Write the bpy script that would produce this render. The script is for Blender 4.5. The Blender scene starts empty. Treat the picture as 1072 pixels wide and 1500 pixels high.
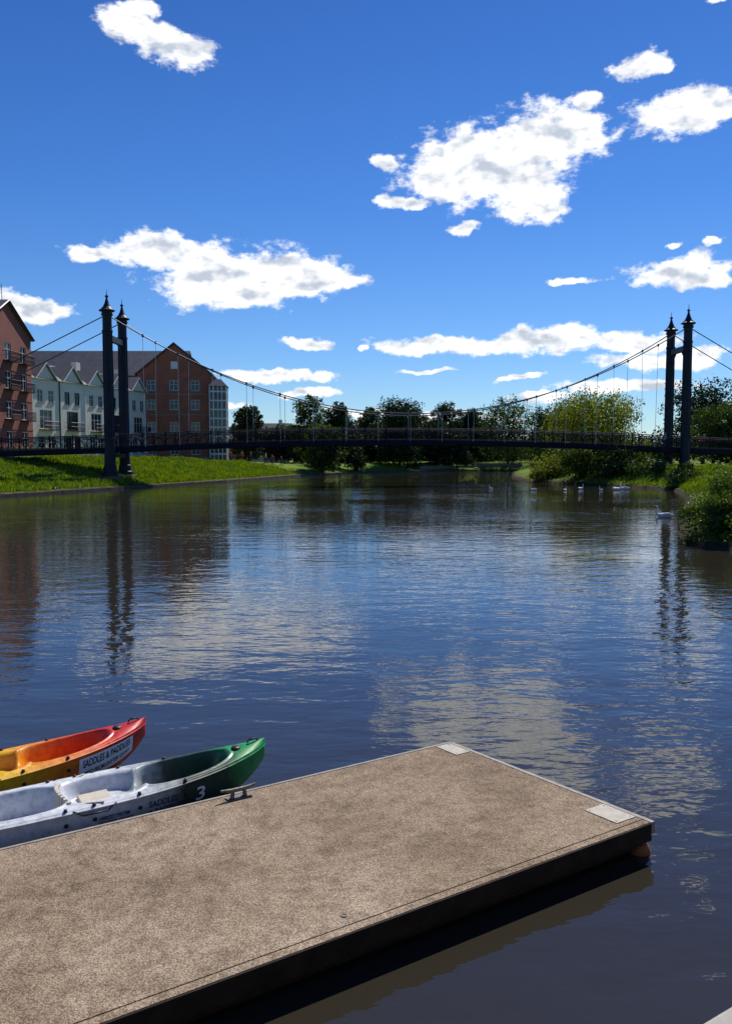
import bpy, math, random
import numpy as np
from mathutils import Vector, Matrix
R=math.radians
scene=bpy.context.scene
COL=scene.collection
rng=np.random.default_rng(7)
random.seed(7)

# ---------------------------------------------------------------- materials
def new_mat(name):
    m=bpy.data.materials.new(name); m.use_nodes=True
    nt=m.node_tree; nt.nodes.clear()
    out=nt.nodes.new('ShaderNodeOutputMaterial')
    return m,nt,out
def N(nt,t,**kw):
    n=nt.nodes.new(t)
    for k,v in kw.items(): setattr(n,k,v)
    return n
def principled(nt,out,rough=.6,metal=0.,col=None,spec=None):
    b=N(nt,'ShaderNodeBsdfPrincipled'); b.inputs['Roughness'].default_value=rough
    b.inputs['Metallic'].default_value=metal
    if col is not None: b.inputs['Base Color'].default_value=(*col,1)
    if spec is not None: b.inputs['Specular IOR Level'].default_value=spec
    nt.links.new(b.outputs[0],out.inputs[0]); return b
def ramp(nt,stops,interp='LINEAR'):
    r=N(nt,'ShaderNodeValToRGB'); r.color_ramp.interpolation=interp
    e=r.color_ramp.elements
    while len(e)<len(stops): e.new(.5)
    for i,(p,c) in enumerate(stops):
        e[i].position=p; e[i].color=(*c,1) if len(c)==3 else c
    return r
def noise(nt,scale,detail=4,rough=.55,coord=None,out='Fac'):
    n=N(nt,'ShaderNodeTexNoise'); n.inputs['Scale'].default_value=scale
    n.inputs['Detail'].default_value=detail; n.inputs['Roughness'].default_value=rough
    if coord is not None: nt.links.new(coord,n.inputs['Vector'])
    return n
def var_mat(name,c0,c1,scale=2.,rough=.7,metal=0.,bump=0.,bscale=None,spec=None,detail=6):
    m,nt,out=new_mat(name); b=principled(nt,out,rough,metal,spec=spec)
    tc=N(nt,'ShaderNodeTexCoord')
    n=noise(nt,scale,detail,.6,tc.outputs['Object'])
    r=ramp(nt,[(.3,c0),(.7,c1)]); nt.links.new(n.outputs['Fac'],r.inputs[0])
    nt.links.new(r.outputs[0],b.inputs['Base Color'])
    if bump>0:
        n2=noise(nt,bscale or scale*4,6,.6,tc.outputs['Object'])
        bp=N(nt,'ShaderNodeBump'); bp.inputs['Strength'].default_value=.6; bp.inputs['Distance'].default_value=bump
        nt.links.new(n2.outputs['Fac'],bp.inputs['Height']); nt.links.new(bp.outputs[0],b.inputs['Normal'])
    return m
def brick_mat(name,c0,c1,mortar):
    m,nt,out=new_mat(name); b=principled(nt,out,.85)
    tc=N(nt,'ShaderNodeTexCoord'); s=N(nt,'ShaderNodeSeparateXYZ'); nt.links.new(tc.outputs['Object'],s.inputs[0])
    a=N(nt,'ShaderNodeMath',operation='ADD'); nt.links.new(s.outputs[0],a.inputs[0]); nt.links.new(s.outputs[1],a.inputs[1])
    c=N(nt,'ShaderNodeCombineXYZ'); nt.links.new(a.outputs[0],c.inputs[0]); nt.links.new(s.outputs[2],c.inputs[1])
    br=N(nt,'ShaderNodeTexBrick'); nt.links.new(c.outputs[0],br.inputs['Vector'])
    br.inputs['Color1'].default_value=(*c0,1); br.inputs['Color2'].default_value=(*c1,1); br.inputs['Mortar'].default_value=(*mortar,1)
    br.inputs['Scale'].default_value=1.; br.inputs['Brick Width'].default_value=.225; br.inputs['Row Height'].default_value=.075
    br.inputs['Mortar Size'].default_value=.008
    n=noise(nt,.7,6,.6,tc.outputs['Object']); r=ramp(nt,[(.3,(.72,.72,.72)),(.7,(1.1,1.1,1.1))]); nt.links.new(n.outputs['Fac'],r.inputs[0])
    mx=N(nt,'ShaderNodeMix',data_type='RGBA',blend_type='MULTIPLY'); mx.inputs[0].default_value=1
    nt.links.new(br.outputs['Color'],mx.inputs[6]); nt.links.new(r.outputs[0],mx.inputs[7])
    nt.links.new(mx.outputs[2],b.inputs['Base Color'])
    return m
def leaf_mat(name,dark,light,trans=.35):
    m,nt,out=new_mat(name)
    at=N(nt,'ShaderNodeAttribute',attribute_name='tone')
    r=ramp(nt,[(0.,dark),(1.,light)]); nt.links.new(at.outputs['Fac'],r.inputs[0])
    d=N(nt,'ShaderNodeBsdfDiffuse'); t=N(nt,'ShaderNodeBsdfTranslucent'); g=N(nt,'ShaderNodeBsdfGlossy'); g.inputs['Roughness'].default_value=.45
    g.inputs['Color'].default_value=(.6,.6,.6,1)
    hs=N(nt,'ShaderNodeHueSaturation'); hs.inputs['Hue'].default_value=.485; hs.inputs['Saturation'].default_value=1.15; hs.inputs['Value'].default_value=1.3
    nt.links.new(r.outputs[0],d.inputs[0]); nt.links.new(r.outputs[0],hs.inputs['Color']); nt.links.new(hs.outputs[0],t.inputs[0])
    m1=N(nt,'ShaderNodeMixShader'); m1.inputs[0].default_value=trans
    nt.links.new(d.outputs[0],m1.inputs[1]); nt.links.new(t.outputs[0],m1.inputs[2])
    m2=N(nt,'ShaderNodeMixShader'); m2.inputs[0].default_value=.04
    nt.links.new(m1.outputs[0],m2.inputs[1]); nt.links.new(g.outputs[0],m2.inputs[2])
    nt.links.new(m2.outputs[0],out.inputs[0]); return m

M_brick=brick_mat('brick_red',(.38,.095,.05),(.46,.13,.07),(.30,.17,.12))
M_brick2=brick_mat('brick_dark_red',(.24,.055,.04),(.30,.075,.05),(.2,.12,.09))
M_render=var_mat('painted_render',(.78,.68,.53),(.88,.79,.64),.5,.8)
M_slate=var_mat('slate_roof',(.06,.06,.068),(.11,.11,.12),1.2,.6)
M_slate2=var_mat('grey_tile_roof',(.17,.15,.13),(.25,.22,.19),1.5,.75)
M_white=var_mat('white_paint',(.7,.7,.68),(.8,.8,.78),3,.5)
M_stone=var_mat('stone',(.20,.165,.12),(.34,.29,.22),1.5,.85,bump=.02)
M_glass=var_mat('window_glass',(.015,.018,.022),(.03,.035,.04),.4,.05)
M_blackmetal=var_mat('black_metal',(.012,.012,.014),(.03,.03,.034),3,.45)
M_bridge=var_mat('navy_paint',(.009,.011,.024),(.018,.022,.040),1.3,.5,spec=.25)
M_rail=var_mat('navy_rail_paint',(.008,.010,.018),(.014,.017,.028),1.3,.75,spec=.1)
M_galv=var_mat('galvanised_steel',(.38,.39,.4),(.55,.56,.58),6,.4,.6)
M_cable=var_mat('cable_steel',(.03,.035,.05),(.07,.08,.10),6,.4,.2)
M_bark=var_mat('bark',(.05,.037,.025),(.12,.09,.06),3,.9,bump=.03)
M_plank=var_mat('deck_boards',(.10,.08,.06),(.17,.14,.11),3,.8)
M_steel=var_mat('worn_steel',(.08,.068,.055),(.24,.21,.18),30,.6,.5,bump=.001)
M_rubber=var_mat('black_plastic',(.008,.008,.009),(.02,.02,.02),8,.5)
M_float=var_mat('orange_float',(.30,.10,.015),(.18,.06,.01),5,.5)
M_seat=var_mat('seat_pad',(.80,.40,.05),(.70,.30,.03),5,.5)
M_edge=var_mat('dark_wet_timber',(.016,.010,.006),(.042,.028,.017),6,.75,bump=.004,spec=.2)
M_strip=var_mat('pale_edge_strip',(.22,.19,.15),(.36,.33,.28),12,.7)
M_plate=var_mat('pale_plate',(.36,.32,.25),(.50,.45,.37),14,.7,bump=.001,bscale=120)
M_swan=var_mat('white_feathers',(.62,.6,.56),(.78,.77,.74),8,.7)
M_beak=var_mat('orange_beak',(.6,.2,.03),(.5,.15,.02),8,.5)
M_ink=var_mat('dark_blue_ink',(.015,.015,.05),(.02,.02,.07),8,.5)
M_sticker=var_mat('sticker_white',(.82,.82,.84),(.88,.88,.88),8,.35)
M_pad=var_mat('beige_seat_pad',(.46,.40,.32),(.62,.56,.46),9,.6)

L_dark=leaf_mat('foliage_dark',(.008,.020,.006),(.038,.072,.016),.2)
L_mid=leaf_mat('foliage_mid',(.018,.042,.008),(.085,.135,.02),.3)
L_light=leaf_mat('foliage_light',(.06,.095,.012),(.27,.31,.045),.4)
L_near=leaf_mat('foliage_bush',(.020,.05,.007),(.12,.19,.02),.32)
L_grass=leaf_mat('grass_blades',(.06,.125,.01),(.22,.32,.02),.4)

# ---------------------------------------------------------------- builders
def empty(name,loc=(0,0,0),rotz=0):
    e=bpy.data.objects.new(name,None); e.location=loc; e.rotation_euler=(0,0,rotz); e.empty_display_size=.3
    COL.objects.link(e); return e
class MB:
    def __init__(s): s.v=[]; s.f=[]; s.m=[]
    def add(s,vs,fs,mi=0):
        b=len(s.v); s.v+= [tuple(p) for p in vs]; s.f+=[tuple(b+i for i in f) for f in fs]; s.m+=[mi]*len(fs)
    def box8(s,p,mi=0):
        s.add(p,[(3,2,1,0),(4,5,6,7),(0,1,5,4),(1,2,6,5),(2,3,7,6),(3,0,4,7)],mi)
    def box(s,x0,x1,y0,y1,z0,z1,mi=0):
        s.box8([(x0,y0,z0),(x1,y0,z0),(x1,y1,z0),(x0,y1,z0),(x0,y0,z1),(x1,y0,z1),(x1,y1,z1),(x0,y1,z1)],mi)
    def tube(s,p0,p1,r0,r1=None,n=6,mi=0,caps=True):
        r1=r0 if r1 is None else r1
        p0=Vector(p0); p1=Vector(p1); d=(p1-p0)
        if d.length<1e-6: return
        d.normalize(); a=d.orthogonal().normalized(); b=d.cross(a)
        vs=[]
        for p,r in((p0,r0),(p1,r1)):
            for i in range(n):
                t=2*math.pi*(i+.5)/n; vs.append(p+a*(r*math.cos(t))+b*(r*math.sin(t)))
        fs=[(i,(i+1)%n,n+(i+1)%n,n+i) for i in range(n)]
        if caps: fs+=[tuple(range(n-1,-1,-1)),tuple(range(n,2*n))]
        s.add(vs,fs,mi)
    def path(s,pts,r,n=6,mi=0):
        for a,b in zip(pts[:-1],pts[1:]): s.tube(a,b,r,r,n,mi)
    def lathe(s,cx,cy,prof,n=16,mi=0):
        vs=[]
        for z,r in prof:
            for i in range(n):
                t=2*math.pi*(i+.5)/n; vs.append((cx+r*math.cos(t),cy+r*math.sin(t),z))
        fs=[]
        for k in range(len(prof)-1):
            for i in range(n): fs.append((k*n+i,k*n+(i+1)%n,(k+1)*n+(i+1)%n,(k+1)*n+i))
        fs.append(tuple(range(n-1,-1,-1))); fs.append(tuple((len(prof)-1)*n+i for i in range(n)))
        s.add(vs,fs,mi)
    def build(s,name,mats,parent=None,smooth=False,bevel=0,world=True):
        me=bpy.data.meshes.new(name)
        off=parent.location if (parent and world) else Vector((0,0,0))
        me.from_pydata([(v[0]-off[0],v[1]-off[1],v[2]-off[2]) for v in s.v],[],s.f)
        if not isinstance(mats,(list,tuple)): mats=[mats]
        for m in mats: me.materials.append(m)
        me.polygons.foreach_set('material_index',s.m)
        if smooth: me.polygons.foreach_set('use_smooth',[True]*len(s.f))
        me.update()
        o=bpy.data.objects.new(name,me); COL.objects.link(o)
        if parent: o.parent=parent
        if bevel:
            b=o.modifiers.new('b','BEVEL'); b.width=bevel; b.segments=2; b.limit_method='ANGLE'
        return o
def np_quads(name,V,tone,mat,parent=None):
    n,k,_=V.shape
    off=np.array(parent.location) if parent else np.zeros(3)
    me=bpy.data.meshes.new(name)
    me.vertices.add(n*k); me.vertices.foreach_set('co',(V-off).astype(np.float32).ravel())
    me.loops.add(n*k); me.loops.foreach_set('vertex_index',np.arange(n*k,dtype=np.int32))
    me.polygons.add(n); me.polygons.foreach_set('loop_start',np.arange(0,n*k,k,dtype=np.int32))
    me.polygons.foreach_set('loop_total',np.full(n,k,dtype=np.int32))
    me.update(calc_edges=True)
    a=me.attributes.new('tone','FLOAT','POINT'); a.data.foreach_set('value',np.repeat(tone,k).astype(np.float32))
    me.materials.append(mat)
    o=bpy.data.objects.new(name,me); COL.objects.link(o)
    if parent: o.parent=parent
    return o
def leaf_cloud(lobes,n,size,droop=0.,shell=.45):
    lb=np.array(lobes); w=(lb[:,3]*lb[:,4]*lb[:,5])**(2/3.); w/=w.sum()
    idx=rng.choice(len(lb),n,p=w)
    tl=rng.uniform(0,1,len(lb))
    d=rng.normal(size=(n,3)); d/=np.linalg.norm(d,axis=1)[:,None]
    rr=rng.uniform(0,1,n)**shell
    bump=1+.22*np.sin(d[:,0]*7+idx*1.7)*np.sin(d[:,1]*6+idx)+.18*np.sin(d[:,2]*9+idx*2.1)
    P=lb[idx,:3]+d*(rr*bump)[:,None]*lb[idx,3:]
    a=rng.normal(size=(n,3)); a/=np.linalg.norm(a,axis=1)[:,None]
    a[:,2]-=droop; a/=np.linalg.norm(a,axis=1)[:,None]
    nn=d*.8+rng.normal(size=(n,3))*.6
    b=np.cross(a,nn); b/=(np.linalg.norm(b,axis=1)[:,None]+1e-6)
    s=(size*rng.uniform(.55,1.35,n))[:,None]
    V=np.stack([P-a*s*.5,P+b*s*.3,P+a*s*.55,P-b*s*.3],axis=1)
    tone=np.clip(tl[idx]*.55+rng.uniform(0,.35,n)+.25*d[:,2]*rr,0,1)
    return V,tone
def make_tree(name,x,y,z0,top,w,mat,n=7000,leaf=.34,base=None,nl=16,droop=0.):
    e=empty(name,(x,y,z0)); H=top-z0
    if base is None: base=z0+H*.22
    cz=base+(top-base)*.45; rz=(top-base)*.56
    mb=MB(); tr=.02*H+.06
    p=Vector((x,y,z0-.3)); pts=[p]
    for i in range(4):
        p=Vector((x+random.uniform(-.15,.15)*i*.5,y+random.uniform(-.15,.15)*i*.5,z0+H*.2*(i+1))); pts.append(p)
    for i in range(4): mb.tube(pts[i],pts[i+1],tr*(1-.2*i),tr*(.8-.2*i),8)
    lobes=[]
    for i in range(nl):
        t=(i+.5)/nl; zz=base+ (top-base)*(.08+.84*t)
        prof=math.sqrt(max(.05,1-((zz-cz)/rz)**2))
        ang=i*2.4+random.uniform(-.4,.4); rad=w/2*prof*random.uniform(.25,.75)
        r=w*random.uniform(.16,.27)*(.7+.3*prof)
        c=(x+rad*math.cos(ang),y+rad*math.sin(ang),min(zz,top-r*.8))
        lobes.append((*c,r,r,r*random.uniform(.65,1.0)))
        s=pts[1+int(t*2.9)]
        mid=(Vector(s)+Vector(c))/2+Vector((0,0,.2))
        mb.tube(s,mid,tr*.38,tr*.25,5); mb.tube(mid,c,tr*.25,tr*.07,5)
        for _ in range(2):
            o=Vector((random.uniform(-1,1),random.uniform(-1,1),random.uniform(-.2,1)))*r*.9
            mb.tube(c,Vector(c)+o,tr*.1,tr*.03,4)
    for i in range(int(nl*.9)):
        a=random.uniform(0,6.28); t=random.uniform(0,1); zz=base+(top-base)*t
        prof=math.sqrt(max(.02,1-((zz-cz)/rz)**2)); r=w*random.uniform(.05,.10)
        lobes.append((x+w/2*prof*math.cos(a),y+w/2*prof*math.sin(a),zz,r,r,r*.9))
    mb.build('trunk',M_bark,e,True)
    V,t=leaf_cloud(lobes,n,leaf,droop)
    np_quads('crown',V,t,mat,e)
    return e
def make_bush(name,lobes,mat,n,leaf,stems=True,droop=0.):
    cx=sum(l[0] for l in lobes)/len(lobes); cy=sum(l[1] for l in lobes)/len(lobes)
    e=empty(name,(cx,cy,0))
    mb=MB()
    for l in lobes:
        for k in range(3):
            mb.tube((l[0]*.6+cx*.4,l[1]*.6+cy*.4,-.1),(l[0]+random.uniform(-.5,.5)*l[3],l[1]+random.uniform(-.5,.5)*l[4],l[2]+l[5]*.5),.05,.015,5)
    mb.build('stems',M_bark,e)
    sub=[]
    for l in lobes:
        sub.append(l)
        for k in range(7):
            d=Vector((random.gauss(0,1),random.gauss(0,1),random.gauss(0,1))).normalized()
            q=random.uniform(.22,.42)
            sub.append((l[0]+d.x*l[3]*.85,l[1]+d.y*l[4]*.85,l[2]+d.z*l[5]*.85,l[3]*q,l[4]*q,l[5]*q))
    V,t=leaf_cloud(sub,n,leaf,droop)
    V[:,:,2]=np.maximum(V[:,:,2],.03+rng.uniform(0,.1,V.shape[:2]))
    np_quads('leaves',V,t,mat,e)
    return e

# ---------------------------------------------------------------- river + terrain
river=[(-60,-45),(-40,-23.7),(1.07,2.6),(18,13.5),(17,20),(13,26),(11.6,29.5),(13,34),(16.9,43.5),(24.2,62),(27.8,74),(26,80),(23,86),(19.2,97),(20.5,115),
       (25,140),(30,160),(21.6,160),(8,149),(-2,141.5),(-9.9,124),(-16.6,97),(-23.6,76),(-28.1,63),(-33,48),(-40,20),(-50,-15),(-75,-45)]
RP=np.array(river,float)
def sdf(X,Y):
    shp=X.shape; x=X.ravel(); y=Y.ravel(); d=np.full(x.shape,1e9); ins=np.zeros(x.shape,bool)
    for i in range(len(RP)):
        a=RP[i]; b=RP[(i+1)%len(RP)]; e=b-a; L=e@e
        t=np.clip(((x-a[0])*e[0]+(y-a[1])*e[1])/L,0,1)
        d=np.minimum(d,np.hypot(x-a[0]-t*e[0],y-a[1]-t*e[1]))
        c=((a[1]>y)!=(b[1]>y))
        with np.errstate(divide='ignore',invalid='ignore'):
            xi=(b[0]-a[0])*(y-a[1])/(b[1]-a[1])+a[0]
        ins^=c&(x<xi)
    return np.where(ins,-d,d).reshape(shp)
def ground_h(X,Y):
    X=np.asarray(X,float); Y=np.asarray(Y,float)
    d=sdf(X,Y)
    left=X<(Y-60)*.02
    cap=np.where(left,2.75,1.9)
    cap=cap+(1.5-cap)*np.clip((Y-100)/40,0,1)
    cap=np.where((Y<22)&(X>-30),1.2,cap)
    wob=.10*np.sin(X*.35+Y*.21)+.09*np.sin(X*.9-Y*.6)+.06*np.sin(X*2.1+Y*1.7)
    z=np.where(d>0,np.minimum(cap,.18+.23*d),np.maximum(-1.6,d*1.2-.05))
    z=z+np.where(d>.6,wob*np.clip(d/4,0,1),0)
    return z
def gh(x,y): return float(ground_h(np.array([x]),np.array([y]))[0])
def axis(lo,hi,st,far):
    a=list(np.arange(lo,hi+.01,st)); s=st; p=hi
    while p<far: s*=1.5; p+=s; a.append(p)
    s=st; p=lo
    while p>-far: s*=1.5; p-=s; a.insert(0,p)
    return np.array(a)
ax=axis(-66,66,.6,5000); ay=axis(-30,176,.6,5000)
GX,GY=np.meshgrid(ax,ay); GZ=ground_h(GX,GY)
nx,ny=len(ax),len(ay)
verts=np.stack([GX,GY,GZ],-1).reshape(-1,3)
ii=np.arange(nx-1)[None,:]+nx*np.arange(ny-1)[:,None]; ii=ii.ravel()
faces=np.stack([ii,ii+1,ii+1+nx,ii+nx],1)
me=bpy.data.meshes.new('ground')
me.vertices.add(len(verts)); me.vertices.foreach_set('co',verts.astype(np.float32).ravel())
me.loops.add(faces.size); me.loops.foreach_set('vertex_index',faces.astype(np.int32).ravel())
me.polygons.add(len(faces)); me.polygons.foreach_set('loop_start',np.arange(0,faces.size,4,dtype=np.int32)); me.polygons.foreach_set('loop_total',np.full(len(faces),4,dtype=np.int32))
me.polygons.foreach_set('use_smooth',np.ones(len(faces),bool))
me.update(calc_edges=True)
m,nt,out=new_mat('grass_ground'); b=principled(nt,out,.9,spec=.1)
geo=N(nt,'ShaderNodeNewGeometry'); sp=N(nt,'ShaderNodeSeparateXYZ'); nt.links.new(geo.outputs['Position'],sp.inputs[0])
n1=noise(nt,.35,8,.65,geo.outputs['Position']); n2=noise(nt,5,6,.7,geo.outputs['Position'])
ad=N(nt,'ShaderNodeMath',operation='ADD'); nt.links.new(n1.outputs[0],ad.inputs[0]); nt.links.new(n2.outputs[0],ad.inputs[1])
hf=N(nt,'ShaderNodeMath',operation='MULTIPLY'); hf.inputs[1].default_value=.5; nt.links.new(ad.outputs[0],hf.inputs[0])
r=ramp(nt,[(.38,(.035,.075,.010)),(.5,(.12,.20,.016)),(.62,(.25,.32,.035))]); nt.links.new(hf.outputs[0],r.inputs[0])
mr=N(nt,'ShaderNodeMapRange'); mr.inputs[1].default_value=.18; mr.inputs[2].default_value=.42; nt.links.new(sp.outputs[2],mr.inputs[0])
mx=N(nt,'ShaderNodeMix',data_type='RGBA'); mx.inputs[6].default_value=(.06,.045,.028,1); nt.links.new(mr.outputs[0],mx.inputs[0]); nt.links.new(r.outputs[0],mx.inputs[7])
nt.links.new(mx.outputs[2],b.inputs['Base Color'])
bp=N(nt,'ShaderNodeBump'); bp.inputs['Distance'].default_value=.2; nt.links.new(n2.outputs[0],bp.inputs['Height']); nt.links.new(bp.outputs[0],b.inputs['Normal'])
me.materials.append(m)
o=bpy.data.objects.new('ground',me); COL.objects.link(o)

# water
m,nt,out=new_mat('river_water'); b=principled(nt,out,.012,col=(.030,.026,.018))
b.inputs['IOR'].default_value=1.52
geo=N(nt,'ShaderNodeNewGeometry')
mp=N(nt,'ShaderNodeMapping'); mp.inputs['Scale'].default_value=(.5,1,1); mp.inputs['Rotation'].default_value=(0,0,R(10)); nt.links.new(geo.outputs['Position'],mp.inputs[0])
w1=noise(nt,1.7,2,.5,mp.outputs[0]); w1.inputs['Distortion'].default_value=.5
mp2=N(nt,'ShaderNodeMapping'); mp2.inputs['Scale'].default_value=(.5,1,1); mp2.inputs['Rotation'].default_value=(0,0,R(-16)); nt.links.new(geo.outputs['Position'],mp2.inputs[0])
w2=noise(nt,7.5,2,.5,mp2.outputs[0]); w2.inputs['Distortion'].default_value=.3
pa=noise(nt,.08,3,.6,mp.outputs[0]); pr=ramp(nt,[(.36,(.22,.22,.22)),(.64,(1,1,1))]); nt.links.new(pa.outputs[0],pr.inputs[0])
m2=N(nt,'ShaderNodeMath',operation='MULTIPLY'); m2.inputs[1].default_value=.24; nt.links.new(w2.outputs[0],m2.inputs[0])
a2=N(nt,'ShaderNodeMath',operation='ADD'); nt.links.new(w1.outputs[0],a2.inputs[0]); nt.links.new(m2.outputs[0],a2.inputs[1])
m3=N(nt,'ShaderNodeMath',operation='MULTIPLY'); nt.links.new(a2.outputs[0],m3.inputs[0]); nt.links.new(pr.outputs[0],m3.inputs[1])
bp=N(nt,'ShaderNodeBump'); bp.inputs['Distance'].default_value=.032; bp.inputs['Strength'].default_value=1.; nt.links.new(m3.outputs[0],bp.inputs['Height']); nt.links.new(bp.outputs[0],b.inputs['Normal'])
mb=MB(); mb.add([(-90,-48,0),(60,-48,0),(60,170,0),(-90,170,0)],[(0,1,2,3)]); mb.build('river_water',m)

# stone edging along left bank
mb=MB(); lb=[(-40,20),(-33,48),(-28.1,63),(-23.6,76),(-16.6,97),(-9.9,124),(-2,141.5),(8,149),(21.6,160)]
for a,c in zip(lb[:-1],lb[1:]):
    a=Vector((*a,0)); c=Vector((*c,0)); d=(c-a); L=d.length; d.normalize(); n=Vector((-d.y,d.x,0))
    k=int(L/1.5)+1
    for i in range(k):
        p=a+d*(L*i/k+.01); q=a+d*(L*(i+1)/k-.01); zt=.22+random.uniform(-.03,.03)
        mb.box8([p-n*.1+Vector((0,0,-.5)),q-n*.1+Vector((0,0,-.5)),q+n*.45+Vector((0,0,-.5)),p+n*.45+Vector((0,0,-.5)),
                 p-n*.1+Vector((0,0,zt)),q-n*.1+Vector((0,0,zt)),q+n*.45+Vector((0,0,zt)),p+n*.45+Vector((0,0,zt))])
M_edging=var_mat('wet_stone',(.07,.05,.035),(.15,.115,.08),1.5,.85,bump=.02)
mb.build('bank_edging',M_edging)

# grass blades
def blades(x0,x1,y0,y1,n,dmin,dmax,h):
    X=rng.uniform(x0,x1,n*4); Y=rng.uniform(y0,y1,n*4); d=sdf(X,Y); k=(d>dmin)&(d<dmax); X=X[k][:n]; Y=Y[k][:n]
    Z=ground_h(X,Y); n=len(X)
    clump=.5+.5*np.sin(X*1.3+2*np.sin(Y*.7))*np.sin(Y*1.1+1.5*np.sin(X*.9))
    P=np.stack([X,Y,Z-.03],1); a=rng.uniform(0,6.28,n); hh=h*rng.uniform(.4,1.2,n)*(.6+1.0*clump); w=.05+.05*rng.random(n)
    t=np.stack([np.cos(a)*w,np.sin(a)*w,np.zeros(n)],1); up=np.stack([rng.normal(0,.3,n)*hh,rng.normal(0,.3,n)*hh,hh],1)
    V=np.stack([P-t,P+t,P+up],1)
    return V,np.clip(.2+.5*clump+rng.normal(0,.2,n),0,1)
Va,ta=blades(-45,-8,55,125,70000,.5,16,.32); Vb,tb=blades(24,50,62,100,22000,.4,14,.3)
np_quads('grass',np.concatenate([Va,Vb]),np.concatenate([ta,tb]),L_grass)

# ---------------------------------------------------------------- quay
mb=MB(); d=Vector((.842,.539,0)); n=Vector((.539,-.842,0)); P0=Vector((1.072,2.485,0))
for i in range(-12,14):
    p=P0+d*(i*1.2+.3); q=p+d*1.19
    c=[p,q,q+n*.6,p+n*.6]; c=[c[3],c[2],c[1],c[0]]
    mb.box8([Vector((v.x,v.y,1.2)) for v in c]+[Vector((v.x,v.y,1.5)) for v in c])
p=P0-d*20; q=P0+d*20
c=[p+n*14,q+n*14,q+n*.61,p+n*.61]; mb.box8([Vector((v.x,v.y,.9)) for v in c]+[Vector((v.x,v.y,1.497)) for v in c])
c=[p+n*.6,q+n*.6,q+n*.03,p+n*.03]; mb.box8([Vector((v.x,v.y,-1.5)) for v in c]+[Vector((v.x,v.y,1.197)) for v in c])
M_quay=var_mat('quay_stone',(.30,.27,.23),(.48,.45,.39),3,.85,bump=.006,bscale=25)
mb.build('stone_quay',M_quay,bevel=.015)

# ---------------------------------------------------------------- bridge
N0=Vector((-24.9,80,0)); AX=Vector((58.9,7.7,0)); SP=AX.length; AX.normalize(); W=Vector((0,4.9,0))
def dz(s):
    if 0<=s<=SP: return 3.85+.75*(1-((s-SP/2)/(SP/2))**2)
    return 3.85-.035*(-s if s<0 else s-SP)
def bp_(s,w,z): p=N0+AX*s+W*w; return Vector((p.x,p.y,z))
br=empty('suspension_footbridge',(4.5,86,0))
S0,S1=-30,SP+30
mb=MB(); st=1.0; ss=np.arange(S0,S1+.01,st)
for a,c in zip(ss[:-1],ss[1:]):
    for w0,w1,zb,zt,mi in((.10,.90,-.12,0,1),(.075,.10,-.42,.10,0),(.90,.925,-.42,.10,0)):
        mb.box8([bp_(a,w0,dz(a)+zb),bp_(c,w0,dz(c)+zb),bp_(c,w1,dz(c)+zb),bp_(a,w1,dz(a)+zb),
                 bp_(a,w0,dz(a)+zt),bp_(c,w0,dz(c)+zt),bp_(c,w1,dz(c)+zt),bp_(a,w1,dz(a)+zt)],mi)
for s in np.arange(S0+1,S1,2.2): mb.tube(bp_(s,.11,dz(s)-.25),bp_(s,.89,dz(s)-.25),.1,.1,4)
mb.build('deck',[M_rail,M_plank],br)
mb=MB()
for w in(.088,.912):
    for a,c in zip(ss[:-1],ss[1:]):
        mb.tube(bp_(a,w,dz(a)+1.30),bp_(c,w,dz(c)+1.30),.05,None,5)
        mb.tube(bp_(a,w,dz(a)+.22),bp_(c,w,dz(c)+.22),.03,None,4)
        mb.tube(bp_(a,w,dz(a)+1.12),bp_(c,w,dz(c)+1.12),.025,None,4)
    for i,s in enumerate(np.arange(S0,S1,2.2)):
        mb.tube(bp_(s,w,dz(s)+.08),bp_(s,w,dz(s)+1.42),.055,None,5)
        for off,rad in((0,1.1),(1.1,1.1)):
            pts=[bp_(s+off+1.1*math.cos(t),w,dz(s)+.22+.85*math.sin(t)) for t in np.linspace(0,math.pi,9)]
            if off+s<S1-1.2: mb.path(pts,.028,4)
    for s in np.arange(S0,S1,.24): mb.tube(bp_(s,w,dz(s)+.22),bp_(s,w,dz(s)+1.12),.014,None,4,caps=False)
mb.build('railings',M_rail,br)
def column(mb,x,y,zg):
    prof=[(zg-1.2,.78),(zg+.35,.78),(zg+.42,.66),(zg+1.0,.62),(zg+1.05,.54),(4.6,.5),(4.62,.58),(4.85,.58),(4.87,.48),(9.7,.465),(9.72,.53),(9.95,.53),(9.97,.455),(15.0,.44),
          (15.02,.52),(15.2,.52),(15.22,.44),(16.55,.44),(16.6,.54),(16.75,.56),(16.8,.5),(16.95,.5),(17.0,.74),(17.1,.76),(17.2,.58),(17.45,.36),(17.75,.22),(18.1,.12),(18.3,.08),(18.34,.14),(18.42,.17),(18.5,.14),(18.54,.04),(19.1,.012)]
    mb.lathe(x,y,prof,12)
    for k in range(8):
        a=2*math.pi*k/8; 
        mb.tube((x+.49*math.cos(a),y+.49*math.sin(a),4.9),(x+.45*math.cos(a),y+.45*math.sin(a),15),.045,.04,4)
mb=MB()
for s in(0,SP):
    for w in(0,1):
        p=bp_(s,w,0); column(mb,p.x,p.y,1.15)
    a=bp_(s,0,0); zc,h=14.55,.28
    mb.box(a.x-.2,a.x+.2,a.y+.4,a.y+4.5,zc-h,zc+h)
    mb.tube((a.x,a.y+.45,zc-1.3),(a.x,a.y+1.6,zc-h),.08,.08,6); mb.tube((a.x,a.y+4.45,zc-1.3),(a.x,a.y+3.3,zc-h),.08,.08,6)
    mb.box(a.x-.25,a.x+.25,a.y+.4,a.y+4.5,2.95,3.35)
mb.build('towers',M_bridge,br)
mb=MB()
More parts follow.
